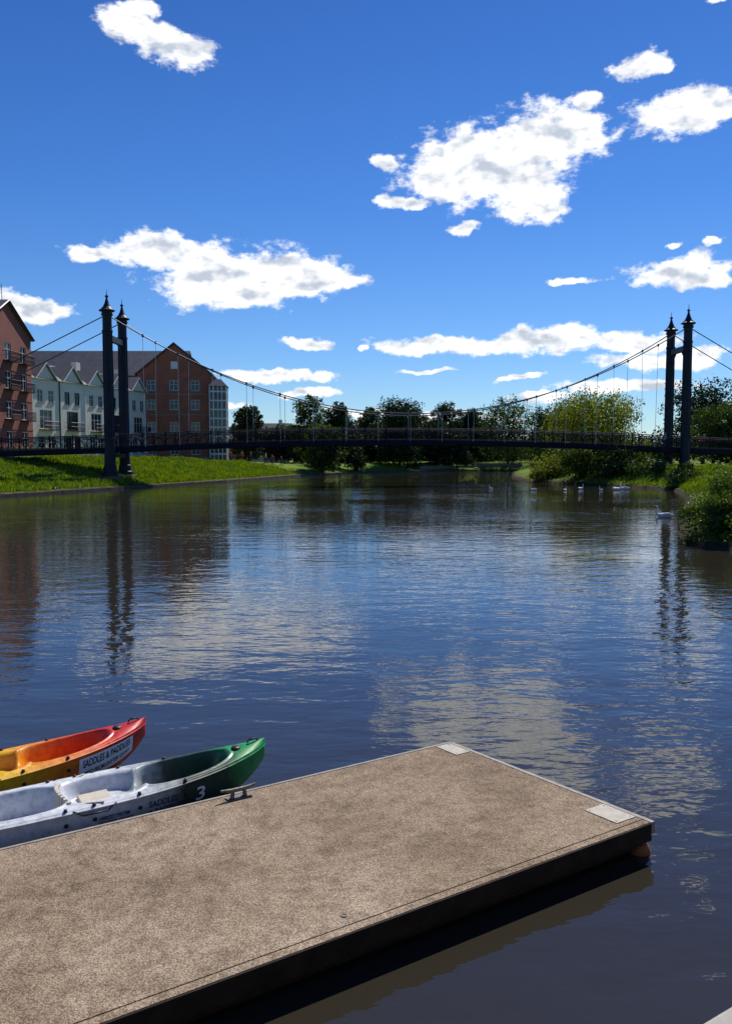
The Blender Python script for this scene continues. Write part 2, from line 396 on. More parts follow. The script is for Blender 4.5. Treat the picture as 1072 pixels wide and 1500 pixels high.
for s in(0,SP):
    for w in(0,1):
        p=bp_(s,w,0); mb.box(p.x-1.0,p.x+1.0,p.y-1.0,p.y+1.0,-1,1.15)
mb.build('tower_footings',M_edging,br,bevel=.04)
mb=MB(); mh=MB()
def cz(s): t=(s-SP/2)/(SP/2); return 7.4+9.3*t*t
for w in(0,1):
    pts=[bp_(s,w,cz(s)) for s in np.linspace(0,SP,49)]
    mb.path(pts,.055,6)
    for s in np.arange(3.3,SP-2,3.3):
        q=bp_(s,.07 if w==0 else .93,dz(s)); mh.tube(bp_(s,w,cz(s)),q,.022,None,5); mb.tube(bp_(s,w,cz(s)-.15),bp_(s,w,cz(s)+.12),.1,None,6)
    mb.path([bp_(0,w,16.7),bp_(-28,w,1.8)],.055,6); mb.path([bp_(SP,w,16.7),bp_(SP+28,w,1.8)],.055,6)
mb.build('main_cables',M_cable,br); mh.build('hangers',M_galv,br)
mb=MB()
for s0,s1 in((-31,-13),(SP+13,SP+31)):
    c=[bp_(s0,.05,0),bp_(s1,.05,0),bp_(s1,.95,0),bp_(s0,.95,0)]
    mb.box8([Vector((v.x,v.y,.5)) for v in c]+[Vector((c[i].x,c[i].y,dz((s0,s1,s1,s0)[i])-.45)) for i in range(4)])
mb.build('abutments',M_stone,br)

# ---------------------------------------------------------------- buildings
class Wall:
    """builds in wall coordinates: s along, z up, o outward"""
    def __init__(s,mb,p0,p1):
        s.mb=mb; s.p=Vector((*p0,0)); q=Vector((*p1,0)); s.d=(q-s.p); s.L=s.d.length; s.d.normalize(); s.n=Vector((s.d.y,-s.d.x,0))
    def P(s,a,z,o=0): v=s.p+s.d*a+s.n*o; return (v.x,v.y,z)
    def box(s,a0,a1,z0,z1,o0,o1,mi):
        s.mb.box8([s.P(a0,z0,o1),s.P(a1,z0,o1),s.P(a1,z0,o0),s.P(a0,z0,o0),s.P(a0,z1,o1),s.P(a1,z1,o1),s.P(a1,z1,o0),s.P(a0,z1,o0)],mi)
    def quad(s,a0,a1,z0,z1,o,mi): s.mb.add([s.P(a0,z0,o),s.P(a1,z0,o),s.P(a1,z1,o),s.P(a0,z1,o)],[(0,1,2,3)],mi)
    def wall(s,z0,z1,wins,mi,a0=0,a1=None,frame=3,glass=2,depth=.14):
        a1=s.L if a1 is None else a1
        A=sorted({a0,a1,*[w[0] for w in wins],*[w[1] for w in wins]}); Z=sorted({z0,z1,*[w[2] for w in wins],*[w[3] for w in wins]})
        for i in range(len(A)-1):
            for j in range(len(Z)-1):
                ca=(A[i]+A[i+1])/2; c=(Z[j]+Z[j+1])/2
                if any(w[0]<ca<w[1] and w[2]<c<w[3] for w in wins): continue
                s.quad(A[i],A[i+1],Z[j],Z[j+1],0,mi)
        for w in wins:
            x0,x1,y0,y1=w[:4]
            for q in([s.P(x0,y0,0),s.P(x0,y1,0),s.P(x0,y1,-depth),s.P(x0,y0,-depth)],[s.P(x1,y0,0),s.P(x1,y0,-depth),s.P(x1,y1,-depth),s.P(x1,y1,0)],
                     [s.P(x0,y1,0),s.P(x1,y1,0),s.P(x1,y1,-depth),s.P(x0,y1,-depth)],[s.P(x0,y0,0),s.P(x0,y0,-depth),s.P(x1,y0,-depth),s.P(x1,y0,0)]):
                s.mb.add(q,[(0,1,2,3)],mi)
            s.quad(x0,x1,y0,y1,-depth,glass)
            f=.08; o0,o1=-depth+.003,-depth+.06
            s.box(x0,x0+f,y0,y1,o0,o1,frame); s.box(x1-f,x1,y0,y1,o0,o1,frame)
            s.box(x0+f,x1-f,y0,y0+f,o0,o1,frame); s.box(x0+f,x1-f,y1-f,y1,o0,o1,frame)
            nb=w[4] if len(w)>4 else 2
            for k in range(1,nb):
                xm=x0+(x1-x0)*k/nb; s.box(xm-.03,xm+.03,y0+f,y1-f,o0,o1,frame)
            if y1-y0>1: zm=y0+(y1-y0)*.62; s.box(x0+f,x1-f,zm-.025,zm+.025,o0,o1-.004,frame)
            s.box(x0-.08,x1+.08,y0-.1,y0-.002,.0,.07,5)
    def balcony(s,a0,a1,z,mi=4):
        s.box(a0,a1,z-.1,z,.003,.85,mi)
        for zz in(.5,1.0): 
            s.mb.tube(s.P(a0,z+zz,.83),s.P(a1,z+zz,.83),.03,None,4,mi)
            for a in(a0,a1): s.mb.tube(s.P(a,z+zz,.0),s.P(a,z+zz,.83),.03,None,4,mi)
        k=int((a1-a0)/.14)
        for i in range(k+1): a=a0+(a1-a0)*i/k; s.mb.tube(s.P(a,z,.83),s.P(a,z+1,.83),.018,None,4,mi)
BM=lambda wall,roof:[wall,roof,M_glass,M_white,M_blackmetal,M_stone]
G0=2.2
th=empty('terraced_house',(-37,115,G0)); mb=MB()
w=Wall(mb,(-40.6,100.3),(-31.8,131)); L=w.L
nb=6; bw=L/nb; EZ=12.6
for i in range(nb):
    a0=i*bw; c=a0+bw/2
    wins=[]
    for (z0,z1,ws) in((3.4,5.6,((c-1.6,c-.2,2),(c+.3,c+1.7,2))),(6.4,8.8,((c-1.2,c+1.2,3),)),(9.7,11.3,((c-1.6,c-.5,2),(c+.5,c+1.6,2)))):
        for s0,s1,k in ws: wins.append((s0,s1,z0,z1,k))
    fr=4 if i%2 else 3
    w.wall(G0-1,EZ,wins,0,a0,a0+bw,frame=fr)
    pk=EZ+1.9; g0,g1=c-1.9,c+1.9
    mb.add([w.P(g0,EZ,0),w.P(g1,EZ,0),w.P(c,pk,0)],[(0,1,2)],0)
    for (p,q) in((g0-.25,c),(g1+.25,c)):
        z0_=EZ-.12
        v=[w.P(p,z0_,.25),w.P(c,pk+.12,.25),w.P(c,pk+.12,-5),w.P(p,z0_,-5)]
        v2=[(x,y,z+.14) for x,y,z in v]
        mb.box8(v+v2,1)
        mb.tube(w.P(p,z0_+.02,.28),w.P(c,pk+.14,.28),.09,None,4,3)
    w.balcony(c-1.4,c+1.4,6.35)
    w.box(a0-.06,a0+.06,G0,EZ,.003,.12,4 if i%2 else 3)
mb.add([w.P(-.0,EZ-.05,.3),w.P(L,EZ-.05,.3),w.P(L,EZ+2.6,-5),w.P(0,EZ+2.6,-5)],[(0,1,2,3)],1)
mb.add([w.P(0,EZ+2.6,-5),w.P(L,EZ+2.6,-5),w.P(L,EZ,-10),w.P(0,EZ,-10)],[(0,1,2,3)],1)
w.box(0,L,G0-1,EZ-.06,-10,-.6,0)
mb.add([w.P(0,EZ-.06,-.1),w.P(0,EZ-.06,-10),w.P(0,EZ+2.6,-5)],[(0,1,2)],0)
for a in(bw,3*bw,5*bw): w.box(a-.5,a+.5,EZ+1.5,EZ+3.6,-5.4,-4.6,0)
mb.build('walls_and_roof',BM(M_render,M_slate2),th)

bh=empty('brick_house',(-46,94,G0)); mb=MB()
w=Wall(mb,(-40.6,87.6),(-40.4,100.0)); L=w.L; E1=17.0; PK=20.4
wins=[]
for z in(4.2,7.6,11.0,14.2):
    for c in(2.2,6.2,10.2): wins.append((c-.8,c+.8,z-.3,z+1.7,2))
w.wall(G0-1,E1,wins,0)
mb.add([w.P(0,E1),w.P(L,E1),w.P(L/2,PK)],[(0,1,2)],0)
for z in(7.6,11.0,14.2):
    w.balcony(4.9,7.5,z-.35); w.balcony(8.9,11.4,z-.35)
for p in(-.35,L+.35):
    v=[w.P(p,E1-.15,.3),w.P(L/2,PK+.1,.3),w.P(L/2,PK+.1,-14),w.P(p,E1-.15,-14)]; mb.box8(v+[(x,y,z+.18) for x,y,z in v],1)
    mb.tube(w.P(p,E1-.05,.34),w.P(L/2,PK+.2,.34),.08,None,4,4)
w.box(.0,L,G0-1,E1-.02,-14,-.6,0)
for z in(6.1,9.5,12.8): w.box(0,L,z,z+.18,.003,.05,0)
w2=Wall(mb,(-54.6,87.55),(-40.62,87.6)); w2.wall(G0-1,E1-.02,[(a,a+1.4,z,z+1.6,2) for a in(1.5,5,8.5,11.5) for z in(4,7.3,10.7,13.9)],0)
w.box(L/2-.5,L/2+.5,PK-.4,PK+1.2,-6,-5,0); mb.tube(w.P(L/2,PK+.1,-.5),w.P(L/2,PK+2.0,-.5),.04,.03,5,4)
mb.build('walls_and_roof',BM(M_brick2,M_slate),bh)

b2=empty('brick_house',(-30,130,G0)); mb=MB()
w=Wall(mb,(-34.6,125.2),(-23.6,126.2)); L=w.L; E1=15.4; PK=19.9
wins=[]
for z in(3.2,6.6,10.0,12.9):
    for c in(2.0,5.4,8.6): wins.append((c-.65,c+.65,z,z+1.55,2))
w.wall(G0-1,E1,wins,0)
mb.add([w.P(0,E1),w.P(L,E1),w.P(L/2,PK)],[(0,1,2)],0)
w.box(L/2-.5,L/2+.5,16.2,17.3,.0,.06,3)
for p in(-.35,L+.35):
    v=[w.P(p,E1-.2,.35),w.P(L/2,PK+.1,.35),w.P(L/2,PK+.1,-16),w.P(p,E1-.2,-16)]; mb.box8(v+[(x,y,z+.2) for x,y,z in v],1)
w.box(0,L,G0-1,E1-.02,-16,-.6,0)
for z in(5.8,9.2,12.3): w.box(0,L,z,z+.16,.003,.05,5)
for a0,a1,zt in((L-.2,L+2.3,13.6),(-4.4,-.9,12.4)):
    w.box(a0+.1,a1-.1,G0-1,zt-.1,-2.6,.9,2)
    for z in np.arange(3.2,zt,1.35): w.box(a0,a1,z,z+.22,-2.7,1.0,3)
    for a in np.arange(a0,a1+.01,(a1-a0)/4): w.box(a-.06,a+.06,G0-1,zt,1.003,1.08,3)
    for oo in np.arange(-2.6,1.0,.9):
        for a in(a0,a1): w.box(a-.04,a+.04,G0-1,zt,oo,oo+.12,3)
    v0=[w.P(a0-.2,zt,1.2),w.P(a1+.2,zt,1.2),w.P(a1+.2,zt,-2.8),w.P(a0-.2,zt,-2.8)]; v1=[w.P((a0+a1)/2-.4,zt+1.1,.1),w.P((a0+a1)/2+.4,zt+1.1,.1),w.P((a0+a1)/2+.4,zt+1.1,-1.6),w.P((a0+a1)/2-.4,zt+1.1,-1.6)]
    mb.box8(v0+v1,1)
w3=Wall(mb,(-58,131),(-34.8,131)); L3=w3.L
w3.wall(G0-1,15.6,[(a,a+1.3,z,z+1.5,2) for a in np.arange(1.5,21,3.2) for z in(6.6,10,12.9)],0)
for (q0,q1,o0,o1) in((15.5,20.0,.4,-5),):
    v=[w3.P(-.3,q0,o0),w3.P(L3+6,q0,o0),w3.P(L3+6,q1,o1),w3.P(-.3,q1,o1)]; mb.box8(v+[(x,y,z+.18) for x,y,z in v],1)
    v=[w3.P(-.3,q0,-10.4),w3.P(L3+6,q0,-10.4),w3.P(L3+6,q1,o1),w3.P(-.3,q1,o1)]; mb.box8(v+[(x,y,z+.18) for x,y,z in v],1)
mb.add([w3.P(0,15.5,0),w3.P(0,15.5,-10),w3.P(0,20,-5)],[(0,1,2)],0)
w3.box(0,L3,G0-1,15.45,-10,-.6,0)
mb.build('walls_and_roof',BM(M_brick,M_slate),b2)

for (x,y,wd,hh,mt) in((-21,178,9,8.5,M_render),(-33,185,12,8,M_brick)):
    e=empty('distant_house',(x,y,1.4)); mb=MB(); w=Wall(mb,(x-wd/2,y),(x+wd/2,y))
    w.wall(1,1.4+hh*.65,[(a,a+1.2,z,z+1.3,2) for a in np.arange(1,wd-1.5,2.6) for z in(2.2,4.6)],0)
    w.box(0,wd,1,1.4+hh*.65-.02,-7,-.5,0)
    z0=1.4+hh*.65
    for o in(.4,-7.4):
        v=[w.P(-.3,z0-.1,o),w.P(wd+.3,z0-.1,o),w.P(wd+.3,1.4+hh,-3.5),w.P(-.3,1.4+hh,-3.5)]; mb.box8(v+[(a,b_,c+.15) for a,b_,c in v],1)
    mb.add([w.P(0,z0,0),w.P(0,z0,-7),w.P(0,1.4+hh,-3.5)],[(0,1,2)],0); mb.add([w.P(wd,z0,0),w.P(wd,z0,-7),w.P(wd,1.4+hh,-3.5)],[(0,1,2)],0)
    w.box(wd*.7,wd*.7+.8,1.4+hh-.8,1.4+hh+.9,-3.9,-3.1,0)
    mb.build('walls_and_roof',BM(mt,M_slate),e)
def long_wall(name,pts,h,t,mat=M_stone):
    mb=MB()
    for a,c in zip(pts[:-1],pts[1:]):
        a=Vector((*a,0)); c=Vector((*c,0)); d=(c-a).normalized(); n=Vector((-d.y,d.x,0))*t/2; zg=min(gh(a.x,a.y),gh(c.x,c.y))
        q=[a-n,c-n,c+n,a+n]; mb.box8([Vector((v.x,v.y,zg-.5)) for v in q]+[Vector((v.x,v.y,zg+h)) for v in q])
        n=n*1.35; q=[a-n,c-n,c+n,a+n]; mb.box8([Vector((v.x,v.y,zg+h+.002)) for v in q]+[Vector((v.x,v.y,zg+h+.12)) for v in q])
    return mb.build(name,mat)
long_wall('stone_wall',[(-46,88),(-38.6,90),(-37,101)],1.3,.4)
long_wall('stone_wall',[(-35.5,106),(-31,122),(-22,126)],.9,.4)
long_wall('stone_wall',[(10,152.5),(22,163.5),(31,163)],.5,.5)

# ---------------------------------------------------------------- trees
T=[('broadleaf_tree',-21.4,150,12.2,5.6,L_dark),('broadleaf_tree',-10.1,150,13.9,7.5,L_mid),('broadleaf_tree',-4.6,143,12.2,5.5,L_dark),('broadleaf_tree',-7.0,132,8.2,7.5,L_mid),
('broadleaf_tree',1.0,170,13,6.5,L_mid),('broadleaf_tree',16.2,168,13.8,8,L_dark),('broadleaf_tree',22.0,172,13,7,L_dark),('broadleaf_tree',28.5,165,14,14,L_mid),
('birch_tree',31.0,132,10.6,5.5,L_light),('broadleaf_tree',50,122,14.2,13,L_dark),('broadleaf_tree',45.8,106,9.8,9,L_mid),('broadleaf_tree',-24,163,12,5,L_mid),
('broadleaf_tree',10,182,12.4,10,L_mid),('broadleaf_tree',38,175,13,10,L_dark),('broadleaf_tree',-15,172,9.5,8,L_mid),('broadleaf_tree',57,135,12,11,L_dark),('broadleaf_tree',36,150,10.5,9,L_dark),
('broadleaf_tree',-1.5,178,11,9,L_dark),('broadleaf_tree',5.5,165,10.5,8,L_dark),('broadleaf_tree',20,182,12,12,L_dark),('broadleaf_tree',-17.5,160,8.5,8,L_dark),('broadleaf_tree',12.5,160,10,8,L_dark),('broadleaf_tree',-9,180,11,10,L_dark),
('broadleaf_tree',25,178,11.5,12,L_dark),('broadleaf_tree',-12.5,158,9,9,L_dark),('broadleaf_tree',2,188,11.5,13,L_dark),('broadleaf_tree',17.5,158,7.5,7,L_dark),('broadleaf_tree',0,158,7.5,8,L_dark)]
for (nm,x,y,top,wd,mt) in T:
    make_tree(nm,x,y,gh(x,y),top,wd,mt,n=8500,leaf=.38,base=gh(x,y)+.3+random.uniform(0,.6),nl=20)
make_tree('willow_tree',30.6,110,gh(30.6,110),11.6,13.5,L_light,n=20000,leaf=.32,base=1.6,nl=34,droop=.6)
make_tree('willow_tree',6.3,153,gh(6.3,153),13.4,10.2,L_dark,n=16000,leaf=.38,base=1.0,nl=32,droop=.6)
make_bush('shrub',[(-1.9,143,2.4,2.0,1.8,2.1)],L_dark,4000,.3)
for (x,y,r,h) in((21.3,96,2.3,1.8),(23.8,91,2.5,2.1),(26.5,87,2.5,2.2),(28.9,84,2.2,1.7),(23.5,98,2.6,2.6),(29,92,2.6,2.5)):
    make_bush('riverside_shrub',[(x,y,h*.75,r,r,h),(x+.9,y+.6,h*.9,r*.7,r*.7,h*.8)],L_light if x<22 else L_mid,6000,.24)
make_bush('riverside_shrub',[(28.7,75.5,.8,1.4,1.4,1.1),(30.2,77.5,1.2,1.5,1.5,1.2)],L_mid,5000,.2)
make_bush('riverside_bush',[(12.7,29.9,.75,1.25,1.2,1.0),(13.6,30.6,1.25,1.4,1.4,1.15),(15.0,30.6,1.5,1.7,1.6,1.3),(16.6,30,1.7,1.9,1.9,1.5),(14.0,28.6,.6,1.5,1.2,.95),(15.8,33,1.9,2.2,2,1.4),(18.4,31,1.8,2.2,2,1.7)],L_near,90000,.10)
lobes=[]
for a in np.arange(-75,76,.7):
    for k in range(2):
        D=random.uniform(215,300); x=D*math.sin(R(a)); y=D*math.cos(R(a)); h=random.uniform(5,10)
        lobes.append((x,y,1.5+h*.45,random.uniform(3,5.5),3.5,h*.6)) 
V,t=leaf_cloud(lobes,110000,.85)
np_quads('distant_trees',V,t,L_dark)
lobes=[]
for x in np.arange(-60,70,1.4): lobes.append((x+random.uniform(-.5,.5),192+random.uniform(-3,3),1.6+random.uniform(.3,2.6),1.8,1.5,random.uniform(1.8,3.8)))
V,t=leaf_cloud(lobes,55000,.45); np_quads('hedge',V,t,L_dark)

# ---------------------------------------------------------------- pontoon
PT=.27; PS=1.027
A=Vector((.871*PS,8.243*PS,0)); B=Vector((2.325*PS,6.404*PS,0)); E1v=Vector((-.8438,-.5366,0)); E2=(B-A); WD=E2.length; E2=E2.normalized()
def PP(s,r,z): v=A+E1v*s+E2*r; return Vector((v.x,v.y,z+PT-.35))
m,nt,out=new_mat('grit_deck'); b=principled(nt,out,.9,spec=.2)
geo=N(nt,'ShaderNodeTexCoord')
big=noise(nt,.9,7,.7,geo.outputs['Object']); mid=noise(nt,7,8,.75,geo.outputs['Object']); fine=noise(nt,95,3,.8,geo.outputs['Object'])
r1=ramp(nt,[(.3,(.175,.125,.08)),(.5,(.27,.20,.132)),(.72,(.36,.28,.195))]); nt.links.new(big.outputs[0],r1.inputs[0])
r2=ramp(nt,[(.3,(.58,.56,.54)),(.52,(1,1,1)),(.75,(1.18,1.18,1.18))]); nt.links.new(mid.outputs[0],r2.inputs[0])
r3=ramp(nt,[(.36,(.38,.36,.34)),(.5,(1,1,1)),(.62,(1.85,1.85,1.9))]); nt.links.new(fine.outputs[0],r3.inputs[0])
x1=N(nt,'ShaderNodeMix',data_type='RGBA',blend_type='MULTIPLY'); x1.inputs[0].default_value=1; nt.links.new(r1.outputs[0],x1.inputs[6]); nt.links.new(r2.outputs[0],x1.inputs[7])
x2=N(nt,'ShaderNodeMix',data_type='RGBA',blend_type='MULTIPLY'); x2.inputs[0].default_value=1; nt.links.new(x1.outputs[2],x2.inputs[6]); nt.links.new(r3.outputs[0],x2.inputs[7])
vo=N(nt,'ShaderNodeTexVoronoi'); vo.inputs['Scale'].default_value=28; nt.links.new(geo.outputs['Object'],vo.inputs['Vector'])
rv=ramp(nt,[(.0,(1,1,1)),(.06,(1,1,1)),(.12,(0,0,0))]); nt.links.new(vo.outputs['Distance'],rv.inputs[0])
vm_=N(nt,'ShaderNodeMath',operation='MULTIPLY'); vm_.inputs[1].default_value=.5; nt.links.new(rv.outputs[0],vm_.inputs[0])
x3=N(nt,'ShaderNodeMix',data_type='RGBA'); x3.inputs[7].default_value=(.72,.69,.62,1); nt.links.new(vm_.outputs[0],x3.inputs[0]); nt.links.new(x2.outputs[2],x3.inputs[6])
nt.links.new(x3.outputs[2],b.inputs['Base Color'])
bp=N(nt,'ShaderNodeBump'); bp.inputs['Distance'].default_value=.006; nt.links.new(fine.outputs[0],bp.inputs['Height']); nt.links.new(bp.outputs[0],b.inputs['Normal'])
M_grit=m
po=empty('floating_pontoon',(-1.8,5.4,0)); LN=9.5
def slab(mb,s0,s1,r0,r1,z0,z1,mi=0):
    c=[PP(s1,r0,z0),PP(s1,r1,z0),PP(s0,r1,z0),PP(s0,r0,z0)]
    mb.box8(c+[v+Vector((0,0,z1-z0)) for v in c],mi)
mb=MB(); slab(mb,.05,LN,.035,WD-.085,.24,.35); slab(mb,.05,LN,WD-.078,WD-.01,.24,.349)
mb.build('deck_slab',M_grit,po,bevel=.004)
mb=MB(); slab(mb,0,LN,0,.03,.25,.353); slab(mb,.0,.045,.033,WD-.0,.25,.352)
mb.build('edge_strip',M_strip,po,bevel=.004)
mb=MB(); slab(mb,.03,LN,WD-.07,WD-.004,.19,.2385,0); slab(mb,.047,LN,WD-.0095,WD+.004,.215,.345,0); slab(mb,.09,LN,.04,WD-.09,.10,.2395,0); 
mb.build('timber_fender',M_edge,po,bevel=.004)
mb=MB()
for k in range(6): slab(mb,.14+k*1.6,.14+k*1.6+1.5,.10,WD-.16,-.35,.095,0)
mb.build('floats',M_rubber,po,bevel=.03)
mb=MB(); slab(mb,.06,.24,.05,.35,.3505,.357); slab(mb,.06,.29,1.95,2.27,.3505,.357)
mb.build('corner_plates',M_plate,po,bevel=.002)
mb=MB(); 
for s0,r0,s1,r1 in((.06,.05,.24,.35),(.06,1.95,.29,2.27)):
    for (s,r) in((s0+.03,r0+.03),(s1-.03,r0+.03),(s0+.03,r1-.03),(s1-.03,r1-.03)): mb.tube(PP(s,r,.356),PP(s,r,.360),.008,.007,8)
prof=[(PT+.0002,.022),(PT+.0065,.022),(PT+.007,.02),(PT+.007,.013),(PT+.0025,.012)]
mb.lathe(-.144,5.187,prof,20)
for s,r in ((.9,.4),(.75,1.9),(3.1,.8)): q=PP(s,r,0); mb.lathe(q.x,q.y,[(PT+.0002,.008),(PT+.004,.007)],10)
mb.build('bolts',M_steel,po)
mb=MB(); c0=PP(2.48,.12,0); dd=E1v
def CL(a,o,z): v=c0+dd*a+E2*o; return Vector((v.x,v.y,z+PT-.35))
c=[CL(.11,-.04,.3505),CL(.11,.04,.3505),CL(-.11,.04,.3505),CL(-.11,-.04,.3505)]
mb.box8(c+[p+Vector((0,0,.012)) for p in c])
for a in(-.06,.06):
    mb.tube(CL(a,0,.36),CL(a*.9,0,.42),.022,.016,10)
pts=[CL(-.17,0,.447),CL(-.13,0,.440),CL(-.07,0,.430),CL(.07,0,.430),CL(.13,0,.440),CL(.17,0,.447)]; rr=[.008,.013,.018,.018,.013,.008]
for i in range(5): mb.tube(pts[i],pts[i+1],rr[i],rr[i+1],10)
mb.build('mooring_cleat_horns',M_steel,po,bevel=.003)
fp=PP(.10,WD-.10,0); fx_,fy_=fp.x,fp.y
mb=MB()
mb.lathe(fx_+.03,fy_+.0,[(-.16,.02),(-.14,.06),(-.08,.085),(0,.09),(.05,.085),(.085,.06),(.10,.03),(.125,.025),(.14,.02)],18)
mb.build('corner_float',M_float,po,True)

# ---------------------------------------------------------------- kayaks
def kayak_mat(name,stops,speck=None):
    m,nt,out=new_mat(name); b=principled(nt,out,.33,spec=.45)
    tc=N(nt,'ShaderNodeTexCoord'); s=N(nt,'ShaderNodeSeparateXYZ'); nt.links.new(tc.outputs['Object'],s.inputs[0])
    n=noise(nt,3,5,.6,tc.outputs['Object']); a=N(nt,'ShaderNodeMath',operation='MULTIPLY_ADD'); a.inputs[1].default_value=.5; 
    nt.links.new(n.outputs[0],a.inputs[0]); nt.links.new(s.outputs[0],a.inputs[2])
    mr=N(nt,'ShaderNodeMapRange'); mr.inputs[1].default_value=-1.7; mr.inputs[2].default_value=2.2; nt.links.new(a.outputs[0],mr.inputs[0])
    r=ramp(nt,stops); nt.links.new(mr.outputs[0],r.inputs[0])
    n2=noise(nt,14,8,.75,tc.outputs['Object']); r2=ramp(nt,[(.35,(.66,.66,.66)),(.55,(1,1,1))]); nt.links.new(n2.outputs[0],r2.inputs[0])
    x=N(nt,'ShaderNodeMix',data_type='RGBA',blend_type='MULTIPLY'); x.inputs[0].default_value=1; nt.links.new(r.outputs[0],x.inputs[6]); nt.links.new(r2.outputs[0],x.inputs[7])
    nt.links.new(x.outputs[2],b.inputs['Base Color'])
    rr=ramp(nt,[(.3,(.28,.28,.28)),(.7,(.5,.5,.5))]); nt.links.new(n2.outputs[0],rr.inputs[0]); nt.links.new(rr.outputs[0],b.inputs['Roughness'])
    return m
KL=1.95
def kw(u): return .365*max(0.,1-abs(u)**2.6)**.72
def kh(u): return .335+.095*abs(u)**3
def kk(u): return -.07+.38*abs(u)**6
def sst(x,a,b): t=min(1,max(0,(x-a)/(b-a))); return t*t*(3-2*t)
def hullp(u,s,side=-1,off=0): return (u*KL,side*(kw(u)*(s**.36)*(1+.05*math.sin(math.pi*s))+off),kk(u)+(kh(u)-kk(u))*s**1.2)
def well(u,av,c,h,w,soft=.22):
    """rounded-oval recess centred at c, half length h, relative half width w"""
    q=(abs((u-c)/h)**3+abs(av/w)**3)**(1/3)
    return 1-sst(q,1-soft,1.)
def deckz(u,v):
    av=abs(v)
    end=sst(abs(u),.55,.95)
    z=kh(u)+.045*(1-av*av)*end+.022*sst(1-av,.0,.10)
    g1=well(u,av,.56,.23,.74); g2=well(u,av,.18,.19,.70,.3); g3=well(u,av,-.20,.22,.74); g4=well(u,av,-.60,.20,.70,.3)
    d=.215*g1+.135*g2+.205*g3+.135*g4
    # raised moulded rims round the wells
    for c,h in((.56,.23),(.18,.19),(-.20,.22),(-.60,.20)):
        q=(abs((u-c)/h)**3+abs(av/.74)**3)**(1/3); z+=.012*max(0,1-abs(q-1.04)/.07)
    # foot braces along the well sides, centre spine
    d-=.045*(well(u,av,.56,.18,.14,.6)+well(u,av,-.20,.17,.14,.6))
    for k in range(4):
        uc=.44+.07*k; d-=.03*g1*max(0,1-abs(u-uc)/.02)*(1 if av>.3 else 0)
    # cup recesses on the ridge between the wells
    d+=.035*(1-sst(math.hypot((u-.355)*KL,v*kw(u))/.055,.7,1.))+.035*(1-sst(math.hypot((u+.40)*KL,v*kw(u))/.055,.7,1.))
    return z-d*(1 if kw(u)>.05 else 0)
